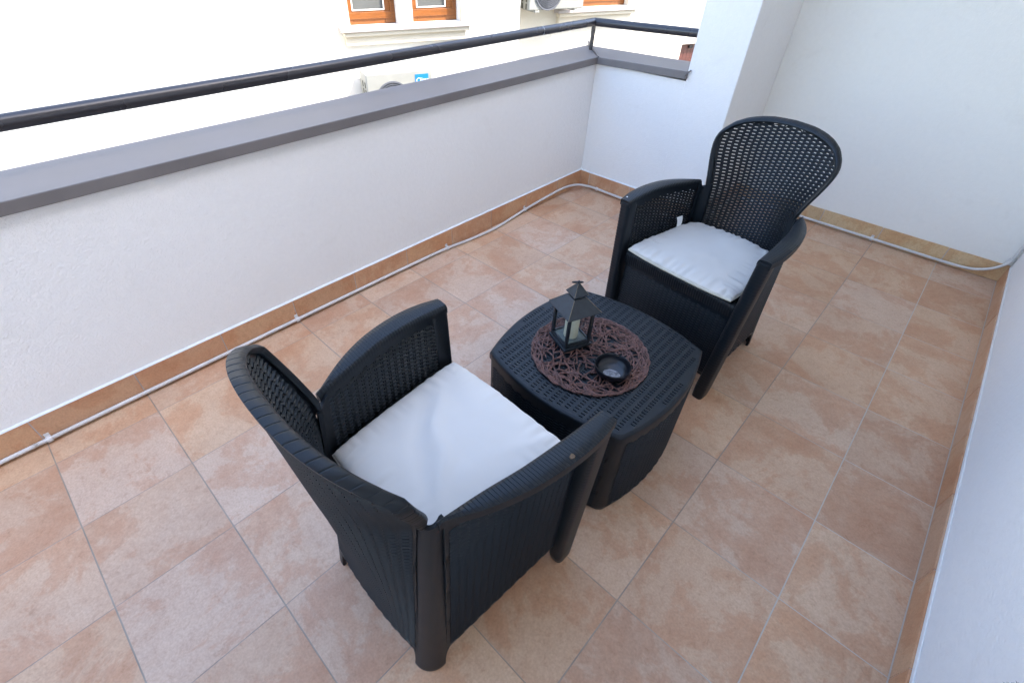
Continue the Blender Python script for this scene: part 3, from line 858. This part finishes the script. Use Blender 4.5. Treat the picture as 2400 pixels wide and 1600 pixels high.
# mitred L: long run
ya, yb = 0, YB-YS
c.add([(-.268, ya, cpz1-.004), (.020, ya, cpz1), (.020, yb-.020, cpz1), (-.268, yb+.275, cpz1-.004),
       (-.268, ya, cpz0-.004), (.020, ya, cpz0), (.020, yb-.020, cpz0), (-.268, yb+.275, cpz0-.004)],
      [(0, 1, 2, 3), (7, 6, 5, 4), (0, 4, 5, 1), (1, 5, 6, 2), (2, 6, 7, 3), (3, 7, 4, 0)])
c.build('coping', M['coping'], lp, bevel=.003)
c = MB()   # standing fold at the mitre
c.add([(-.272, yb+.279, cpz1-.004), (.023, yb-.023, cpz1), (.029, yb-.017, cpz1), (-.266, yb+.285, cpz1-.004),
       (-.272, yb+.279, cpz1+.022), (.023, yb-.023, cpz1+.006), (.029, yb-.017, cpz1+.006), (-.266, yb+.285, cpz1+.022)],
      [(3, 2, 1, 0), (4, 5, 6, 7), (0, 1, 5, 4), (1, 2, 6, 5), (2, 3, 7, 6), (3, 0, 4, 7)])
c.build('coping_fold', M['seam'], lp, bevel=.001)

def skirting(parent, mat_, x0, y0, x1, y1, h, th, joints, name='skirting'):
    """row of tiles from (x0,y0) to (x1,y1), thickness th to the right of travel"""
    mb = MB(); d = Vector((x1-x0, y1-y0, 0)); Lh = d.length; d.normalize(); nn_ = Vector((d.y, -d.x, 0))
    js = [0]+[j for j in joints if 0.01 < j < Lh-.01]+[Lh]
    for a, b in zip(js, js[1:]):
        a2 = a+.0018; b2 = b-.0018; hh = h+random.uniform(-.001, .001); t2 = th+random.uniform(-.0006, .0006)
        P0 = Vector((x0, y0, 0)); cs = []
        for s_, q in ((a2, 0), (b2, 0), (b2, t2), (a2, t2)):
            p = P0+d*s_+nn_*q; cs.append(p)
        for z in (0.001,): pass
        vs = [(p.x, p.y, 0.0015) for p in cs]+[(p.x, p.y, hh) for p in cs]
        mb.add(vs, [(0, 1, 2, 3), (7, 6, 5, 4), (0, 4, 5, 1), (1, 5, 6, 2), (2, 6, 7, 3), (3, 7, 4, 0)])
    o = mb.build(name, mat_, parent, bevel=.0012)
    g = MB()
    P0 = Vector((x0, y0, 0)); cs = [P0+nn_*0.0005, P0+d*Lh+nn_*0.0005, P0+d*Lh+nn_*(th-.0016), P0+nn_*(th-.0016)]
    g.add([(p.x, p.y, .001) for p in cs]+[(p.x, p.y, h-.003) for p in cs], [(0, 1, 2, 3), (7, 6, 5, 4), (0, 4, 5, 1), (1, 5, 6, 2), (2, 6, 7, 3), (3, 7, 4, 0)])
    g.build('skirting_joints', M['stone'], o)
    return o
# joints measured along the wall
ja = [-(YS)+T*k for k in range(-10, 11)]
skirting(lp, M['skirtA'], 0, 0, 0, YB-YS, .118, .009, ja)
# caulk line where plaster meets the skirting, slightly ragged
def caulk(parent, p0, p1, z, off, seed=0):
    mb = MB(); d = Vector(p1)-Vector(p0); Lh = d.length; d.normalize(); nn_ = Vector((d.y, -d.x, 0)); n = int(Lh/.02); rings = []
    for i in range(n+1):
        s_ = Lh*i/n; w_ = .0035+.0022*noise.noise(Vector((s_*7, seed, 0)))*.7-.0015+max(0, .008*(noise.noise(Vector((s_*2.3, seed+4, 0)))-.25))
        p = Vector(p0)+d*s_
        rings.append([p+Vector((0, 0, z-w_))+nn_*.0006, p+Vector((0, 0, z-w_))+nn_*off, p+Vector((0, 0, z+.0015))+nn_*(off*.8), p+Vector((0, 0, z+.004))+nn_*.0006])
    mb.rings(rings); mb.build('caulk_line', M['sealant'], parent, smooth=40)
caulk(lp, (0, 0, 0), (0, YB-YS, 0), .119, .0105, 2)

# short parapet at the far end
sp_ = thing('short_parapet', 'short low white balcony parapet closing the far left corner beside the pillar', 'parapet', (XA, YB, 0))
w = MB(); w.box(.001, XP0-XA, 0, .27, -.30, .795); w.build('wall', M['plaster'], sp_)
c = MB(); xe = XP0-XA+.004; rz_ = .014
c.add([(.020, -.020, cpz1), (xe, -.020, cpz1+rz_), (xe, .275, cpz1+rz_-.004), (-.268, .275, cpz1-.004),
       (.020, -.020, cpz0), (xe, -.020, cpz0+rz_), (xe, .275, cpz0+rz_-.004), (-.268, .275, cpz0-.004)],
      [(0, 1, 2, 3), (7, 6, 5, 4), (0, 4, 5, 1), (1, 5, 6, 2), (2, 6, 7, 3), (3, 7, 4, 0)])
c.build('coping', M['coping'], sp_, bevel=.003)
skirting(sp_, M['skirtA'], .009, 0, XP0-XA, 0, .114, .009, [.075+T*k for k in range(5)])
caulk(sp_, (.009, 0, 0), (XP0-XA, 0, 0), .115, .0105, 5)
# dark scrap of sealant at the coping's end
g = MB()
g.tube([(xe-.006, -.024, cpz1-.006), (xe+.006, -.022, cpz1+.008), (xe+.010, -.012, cpz1+.014), (xe+.014, -.006, cpz1+.020)], .004, 7)
g.build('sealant_end', M['seam'], sp_, smooth=50)

HW = 4.6
pil = thing('pillar', 'tall white plastered wall pillar between the short parapet and the recess', 'pillar', (XP0, YB, 0))
w = MB(); PW = XP1-XP0; w.prism([(0.0002, 0), (PW-.006, 0), (PW-.0018, .0018), (PW, .006), (PW, 1.2), (0.0002, 1.2)], -.30, HW); w.build('shaft', M['plaster'], pil)
skirting(pil, M['skirtA'], 0, 0, XP1-XP0, 0, .112, .009, [.12])
skirting(pil, M['skirtA'], XP1-XP0, .009, XP1-XP0, YD-YB, .106, .009, [.2, .53])

bw_ = thing('recess_wall', 'tall white plastered wall at the back of the recess behind the far armchair', 'wall', (XP1, YD, 0))
w = MB(); w.box(.001, XC-XP1+3.5, 0, .3, -.30, HW); w.build('wall', M['plaster2'], bw_)
skirting(bw_, M['skirtD'], .0105, 0, XC-XP1, 0, .100, .009, [x-XP1 for x in (1.32, 1.65, 1.98, 2.31)])

hw = thing('house_wall', 'tall white plastered house wall along the right edge with terracotta skirting', 'wall', (XC, YS, 0))
w = MB(); w.box(0, .3, 0, YD-YS-.001, -.30, HW); w.build('wall', M['plaster'], hw)
skirting(hw, M['skirtC'], 0, YD-YS-.0105, 0, 0, .092, .008, [(YD-YS-.0105)-((T*k)-YS) for k in range(11, -10, -1)])
bd_ = MB(); bd_.prism([(0.0, 0.0), (-.004, 0.0), (-.004, YD-YS-.02), (0.0, YD-YS-.02)], .0925, .108); bd_.build('plaster_bead', M['plaster'], hw, bevel=.002)
# mass of the house that shades the balcony
hb = thing('house_block', 'body of the house behind the right and far walls', 'building', (XC, YD, 0))
w = MB(); w.box(.302, 5.0, YS-YD, -.001, -4.2, HW); w.box(.302, 5.0, .302, 4.5, -4.2, HW); w.build('walls', M['plaster2'], hb)
w = MB(); w.box(-.1, 5.1, YS-YD-.1, 4.6, HW+.003, HW+.12); w.build('roof', M['roof'], hb)

shade_ob = thing('added_shade_slab', 'unseen white slab added above the balcony to shade its house side', 'added light blocker', (XC, YS, 2.75))  # unseen overhang added to shade the floor on the house side
w = MB(); w.box(-1.05, -.002, 0, YD-YS-.002, 0, .16); w.build('slab', M['plaster2'], shade_ob, bevel=.01)

# ------------------------------------------------------------------ handrail
hr = thing('handrail', 'dark round metal handrail with corner post above the parapet coping', 'handrail', (.045, 3.40, 0))
RZ = .986
def ribtube(mb, pts, r, n): mb.tube(pts, r, n)
t = MB(); t.tube([(0, YS-3.40, RZ), (0, -.6, RZ), (0, .004, RZ)], .0235, 20); t.build('rail', M['rail'], hr, smooth=40)
t = MB(); t.tube([(-.004, .0, RZ), (.3, .005, RZ+.007), (XP0-.045+.01, .012, RZ+.020)], .0232, 20); t.build('rail', M['rail'], hr, smooth=40)
for yy, nm_ in ((0, 1), (-3.75, 0), (-6.2, 0)):
    t = MB(); t.box(-.010, .010, yy-.010, yy+.010, cpz1-.002, RZ-.005); t.build('post', M['rail'], hr, bevel=.002)
t = MB(); t.tube([(0, -.5305, RZ), (0, -.5295, RZ)], .0240, 20); t.build('rail_joint', M['putty'], hr)

# ------------------------------------------------------------------ conduit
cpts = [(.212, -3.2, .019), (.212, -.9, .019), (.213, -.126, .019), (.213, .014, .019), (.213, .343, .019), (.213, .984, .019), (.213, 1.55, .018), (.214, 1.90, .014),
        (.232, 2.10, .011), (.240, 2.30, .011), (.222, 2.50, .014), (.213, 2.62, .020), (.211, 2.86, .036), (.216, 3.04, .044), (.240, 3.165, .036), (.300, 3.222, .026), (.360, 3.237, .021), (.541, 3.238, .019),
        (.80, 3.238, .018), (1.02, 3.238, .017), (1.085, 3.246, .017), (1.103, 3.29, .017), (1.106, 3.5, .017), (1.108, 3.79, .017), (1.135, 3.862, .017), (1.2, 3.872, .017),
        (1.574, 3.872, .018), (1.958, 3.871, .019), (2.255, 3.868, .020), (2.40, 3.864, .024), (2.47, 3.860, .036), (2.525, 3.862, .062), (2.560, 3.868, .095), (2.576, 3.872, .125), (2.580, 3.874, .20), (2.580, 3.874, .6), (2.580, 3.874, 2.4)]
cn = thing('cable_conduit', 'thin white corrugated cable conduit clipped along the foot of the walls and up the corner', 'cable conduit', (0, 0, 0))
cp_ = catmull(cpts, .0028); t = MB()
t.tube(cp_, .008, 9, rf=lambda i: .0084 if i % 2 else .0070); t.build('tube', M['conduit'], cn, smooth=80)
for (x, y, z, d) in ((.213, .014, .019, 'y'), (.213, .984, .019, 'y'), (.214, 1.93, .014, 'y'), (.213, 2.62, .020, 'y'), (.360, 3.237, .021, 'x'), (1.965, 3.871, .019, 'x')):
    t = MB(); P0 = Vector((x, y, z)); ax = Vector((0, 1, 0)) if d == 'y' else Vector((1, 0, 0))
    t.tube([P0-ax*.008, P0-ax*.006, P0+ax*.006, P0+ax*.008], .0125, 14)
    if d == 'y': t.box(x-.013, x-.007, y-.008, y+.008, z-.006, z+.022)
    else: t.box(x-.008, x+.008, y+.007, y+.012, z-.006, z+.022)
    t.build('clip', M['conduit'], cn, smooth=40, bevel=.001)
t = MB(); t.tube([(2.570, 3.868, .112), (2.579, 3.873, .140)], .0125, 14); t.build('clip', M['conduit'], cn, smooth=40)

# ------------------------------------------------------------------ shaggy textile at the bottom right corner
sh = MB(); rr_ = random.Random(5)
SC = Vector((2.514, .925, 0)); RAD = .060; TOPZ = .735
rings = []
for k in range(26):
    z = TOPZ*k/25; rad = RAD*(1+.05*noise.noise(Vector((0, z*9, 2))))
    if z > TOPZ-.06: rad *= math.sqrt(max(0.02, 1-((z-TOPZ+.06)/.06)**2))
    rings.append([SC+Vector((rad*math.cos(2*PI*j/24), rad*math.sin(2*PI*j/24), z)) for j in range(24)])
sh.rings(rings)
for k in range(9000):
    a = rr_.uniform(0, 2*PI); z = rr_.uniform(.02, TOPZ); rad = RAD
    up = 0.2
    if z > TOPZ-.06:
        q = (z-TOPZ+.06)/.06; rad = RAD*math.sqrt(max(0, 1-q*q)); up = .2+q*1.2
    p = SC+Vector((rad*math.cos(a), rad*math.sin(a), z)); d_ = Vector((math.cos(a)+rr_.uniform(-.5, .5), math.sin(a)+rr_.uniform(-.5, .5), up+rr_.uniform(-.7, .5))).normalized()
    l = rr_.uniform(.004, .009); s_ = Vector((-math.sin(a), math.cos(a), 0))*.0009
    sh.add([p-s_, p+s_, p+d_*l], [(0, 1, 2)])
so = sh.build('shaggy_mat', M['fluff']); tag(so, 'fuzzy grey brown textile roll just showing in the bottom right corner against the house wall', 'mat')

# ------------------------------------------------------------------ street and the building across
gr = MB(); gr.add([(-60, -60, -4.2), (60, -60, -4.2), (60, 60, -4.2), (-60, 60, -4.2)], [(0, 1, 2, 3)])
go = gr.build('street', M['asphalt']); tag(go, kind='structure')

A20 = math.radians(20); nn = Vector((math.cos(A20), -math.sin(A20), 0)); BD = 4.3
def fac_world(s, out, z=0): return Vector((math.sin(A20), math.cos(A20), 0))*s+nn*(out-BD)+Vector((0, 0, z))
RZF = PI/2-A20
bld = thing('apartment_building', 'pale rendered apartment building with orange wooden windows across the street', 'building', tuple(fac_world(0, 0, -4.2)), RZF)
Z0 = 4.2   # local z of the balcony level
def wallsec(name, s0, s1, out, depth, openings, mat_, top=3.6):
    """front face at local y=-out, openings = (s0,s1,z0,z1) in balcony heights, left open"""
    mb = MB(); y0, y1 = -out, -out+depth
    ops = sorted(openings)
    x = s0
    for (a, b, z0, z1) in ops:
        if a > x: mb.box(x, a, y0, y1, 0, Z0+top)
        mb.box(a, b, y0, y1, 0, Z0+z0); mb.box(a, b, y0, y1, Z0+z1, Z0+top)
        x = b
    if x < s1: mb.box(x, s1, y0, y1, 0, Z0+top)
    return mb.build(name, mat_, bld)
wallsec('wall_section', -9, 2.0, .30, 2.0, [], M['facadeW'])
W2 = [(2.335, 2.880, .572, 2.05), (3.045, 3.622, .572, 2.05)]
wallsec('wall_section', 2.0005, 4.4195, 0, 2.0, W2, M['facadeW'])
W3 = [(5.49, 6.36, .60, 2.05), (7.56, 8.25, -1.35, .055)]
wallsec('wall_section', 4.42, 13, -.35, 1.65, W3, M['facade'])
w = MB(); w.box(-9.2, 13.2, -.5, 2.2, Z0+3.603, Z0+3.8); w.build('roof', M['roof'], bld)
def window(s0, s1, z0, z1, out, mat_, glassL, glassR, gz, name='window'):
    fr = MB(); y = -out+.10
    fr.box(s0+.001, glassL, y, y+.06, Z0+z0+.001, Z0+z1); fr.box(glassR, s1-.001, y, y+.06, Z0+z0+.001, Z0+z1)
    fr.box(glassL+.0005, glassR-.0005, y, y+.06, Z0+z0+.001, Z0+gz); fr.box(glassL+.0005, glassR-.0005, y, y+.06, Z0+z1-.1, Z0+z1)
    # stepped moulding of the casement
    fr.box(s0+.012, s1-.045, y-.014, y-.001, Z0+z0+.052, Z0+gz-.014)
    fr.box(s1-.062, s1-.045, y-.016, y-.001, Z0+gz-.012, Z0+z1-.02)
    o = fr.build(name, mat_, bld, bevel=.004)
    bd = MB(); e = .012
    bd.box(glassL, glassL+e, y-.004, y+.010, Z0+gz, Z0+z1-.1); bd.box(glassR-e, glassR, y-.004, y+.010, Z0+gz, Z0+z1-.1)
    bd.box(glassL+e, glassR-e, y-.004, y+.010, Z0+gz, Z0+gz+e); bd.build('glazing_bead', M['putty'], o)
    g = MB(); g.box(glassL+.001, glassR-.001, y+.022, y+.028, Z0+gz, Z0+z1-.1); g.build('pane', M['pane'], o)
    return o
window(2.335, 2.880, .572, 2.05, 0, M['wood'], 2.400, 2.760, .700)
window(3.045, 3.622, .572, 2.05, 0, M['wood'], 3.132, 3.486, .705)
window(5.49, 6.36, .60, 2.05, -.35, M['wood'], 5.60, 6.20, .78)
sh_ = MB(); yy = .35+.08
for k in range(9):
    sh_.box(7.561+k*.0766, 7.561+k*.0766+.0745, yy, yy+.03, Z0-1.35, Z0+.05)
so = sh_.build('shutter', M['redwood'], bld, bevel=.003); so['label'] = 'red brown wooden shutter'
hh = MB(); hh.box(7.79, 7.86, yy-.03, yy-.001, Z0-.02, Z0+.02); hh.build('hinge', M['rail'], so)
def sill(s0, s1, z, out, b0, b1, blockz):
    a = MB(); a.box(s0, s1, -out-.12, -out+.10, Z0+z-.038, Z0+z-.002); o = a.build('window_sill', M['stone'], bld, bevel=.004)
    a = MB(); a.box(s0+.035, s1-.035, -out-.095, -out-.001, Z0+z-.085, Z0+z-.040); a.build('cornice', M['trim'], o, bevel=.010)
    a = MB(); a.box(b0, b1, -out-.060, -out-.001, Z0+blockz, Z0+z-.087); a.build('apron_block', M['trim'], o, bevel=.006)
sill(2.205, 3.745, .572, 0, 2.255, 3.665, .40)
sill(5.13, 6.47, .60, -.35, 5.18, 6.39, .40)
def band(a, b, c, d, out): 
    m_ = MB(); m_.box(a, b, -out-.03, -out-.001, Z0+c, Z0+d); m_.build('window_surround', M['trim'], bld, bevel=.003)
band(2.196, 2.333, .574, 2.25, 0); band(3.624, 3.755, .574, 2.25, 0)
m_ = MB(); m_.box(2.882, 3.043, -.022, -.001, Z0+.574, Z0+2.25); m_.build('window_surround', M['facadeW'], bld, bevel=.003)

# ------------------------------------------------------------------ air conditioning units
def ac_unit(label, s, out0, ztop, wd=.78, hgt=.55, dep=.30, fan_s=.27, fan_z=.26, fr=.20, text=False):
    root = thing('air_conditioner', label, 'air conditioner', tuple(fac_world(s, out0, ztop-hgt)), RZF, 'outdoor units on the facade')
    b = MB(); b.box(0, wd, -dep, 0, .02, hgt); b.build('casing', M['acbody'], root, bevel=.012, seg=3)
    g = MB()
    cx, cz = fan_s, fan_z
    def ring(r0, r1, y0, y1, n=48):
        rs = []
        for j in range(n):
            a = 2*PI*j/n; c, s_ = math.cos(a), math.sin(a)
            rs.append([Vector((cx+r*c, y, cz+r*s_)) for r, y in ((r0, y0), (r1, y0), (r1, y1), (r0, y1))])
        g.rings(rs, close=True)
    ring(fr-.016, fr, -dep-.014, -dep-.001)
    for k in range(8):
        r = .022+k*(fr-.04)/8; ring(r, r+.006, -dep-.012, -dep-.005)
    for j in range(8):
        a = 2*PI*j/8; c, s_ = math.cos(a), math.sin(a)
        g.tube([(cx+.02*c, -dep-.009, cz+.02*s_), (cx+(fr-.01)*c, -dep-.009, cz+(fr-.01)*s_)], .0022, 5)
    go_ = g.build('fan_grille', M['acgrey'], root, smooth=40)
    d = MB(); n = 48
    d.add([(cx+(fr-.008)*math.cos(2*PI*j/n), -dep-.002, cz+(fr-.008)*math.sin(2*PI*j/n)) for j in range(n)], [tuple(range(n))])
    o = d.build('fan_opening', simple('dark_fan_cavity', (.075, .08, .09), .6), root)
    # side louvres
    for col_ in (0, 1):
        sl = MB()
        for k in range(6):
            z1 = hgt-.09-k*.075; y = -dep+.055+col_*.10
            sl.box(-.004, -.001, y, y+.030, z1-.058, z1)
        sl.build('side_louvre', M['acdark'], root)
    for fx_ in (.08, wd-.14):
        ft = MB(); ft.box(fx_, fx_+.06, -dep-.02, .0, 0, .019); ft.build('bracket', M['acbody'], root)
    if text:
        st = MB(); st.box(wd-.205, wd-.045, -dep-.0035, -dep-.001, hgt-.175, hgt-.038); so_ = st.build('label_sticker', M['blue'], root)
        cu = bpy.data.curves.new('lettering', 'FONT'); cu.body = 'Clima'; cu.size = .064; cu.shear = .25; cu.align_x = 'CENTER'
        tmp = bpy.data.objects.new('tmp', cu); COL.objects.link(tmp)
        dg = bpy.context.evaluated_depsgraph_get(); me = bpy.data.meshes.new_from_object(tmp.evaluated_get(dg))
        bpy.data.objects.remove(tmp)
        me.materials.clear(); me.materials.append(M['white'])
        lt = bpy.data.objects.new('lettering', me); link(lt, so_); lt.rotation_euler = (PI/2, 0, 0); lt.location = (wd-.125, -dep-.0045, hgt-.118)
    return root
ac_unit('white outdoor air conditioner with blue label low on the facade, just above the coping', 2.345, .05, .174, .765, .55, .30, .285, .268, .20, True)
ac2 = ac_unit('white outdoor air conditioner beside the upper right window at the top edge', 4.545, -.30, 1.17, .80, .55, .30, .27, .210, .195, False)

# ------------------------------------------------------------------ camera
R = ((0.7210038141628163, 0.6926790025103736, 0.01868955439544895), (0.4627878434066298, -0.4612871151599469, -0.7569951184653284), (-0.5157333729334445, 0.5544456662888887, -0.6531531911992521))
CP = (2.0778639597657436, 0.34027780759833887, 1.452759833468322)
F_, CX, CY = 1118.6178, 1156.6218, 784.8732
right = Vector(R[0]); down = Vector(R[1]); fwd = Vector(R[2])
mw = Matrix.Identity(4)
for i in range(3):
    mw[i][0] = right[i]; mw[i][1] = -down[i]; mw[i][2] = -fwd[i]; mw[i][3] = CP[i]
cd = bpy.data.cameras.new('camera'); cam = bpy.data.objects.new('camera', cd); COL.objects.link(cam)
cam.matrix_world = mw
cd.sensor_fit = 'HORIZONTAL'; cd.sensor_width = 36; cd.lens = F_/2400*36
cd.shift_x = (1200-CX)/2400; cd.shift_y = (CY-800)/2400
cd.clip_start = .02; cd.clip_end = 300
S.camera = cam

# ------------------------------------------------------------------ light
AZ_, EL = math.radians(28), math.radians(52)       # direction to the sun, azimuth from +x towards +y
sd = Vector((math.cos(EL)*math.cos(AZ_), math.cos(EL)*math.sin(AZ_), math.sin(EL)))
sl = bpy.data.lights.new('sun', 'SUN'); sl.energy = 2.0; sl.angle = math.radians(2.5); sl.color = (1, .93, .84)
so = bpy.data.objects.new('sun', sl); COL.objects.link(so); so.rotation_euler = sd.to_track_quat('Z', 'Y').to_euler()
so.location = (5, 5, 12)
W = bpy.data.worlds.new('World'); S.world = W; W.use_nodes = True
nt = W.node_tree; bg = nt.nodes['Background']
sky = nt.nodes.new('ShaderNodeTexSky'); sky.sky_type = 'NISHITA'; sky.sun_disc = False
sky.sun_elevation = EL; sky.sun_rotation = PI/2-AZ_
sky.air_density = 1.0; sky.dust_density = 1.5; sky.ozone_density = 1.0
nt.links.new(sky.outputs[0], bg.inputs[0]); bg.inputs[1].default_value = .15
S.view_settings.view_transform = 'Standard'; S.view_settings.look = 'None'
S.view_settings.exposure = 2.82; S.view_settings.gamma = 1
S.cycles.max_bounces = 10; S.cycles.diffuse_bounces = 6
S.cycles.use_denoising = True
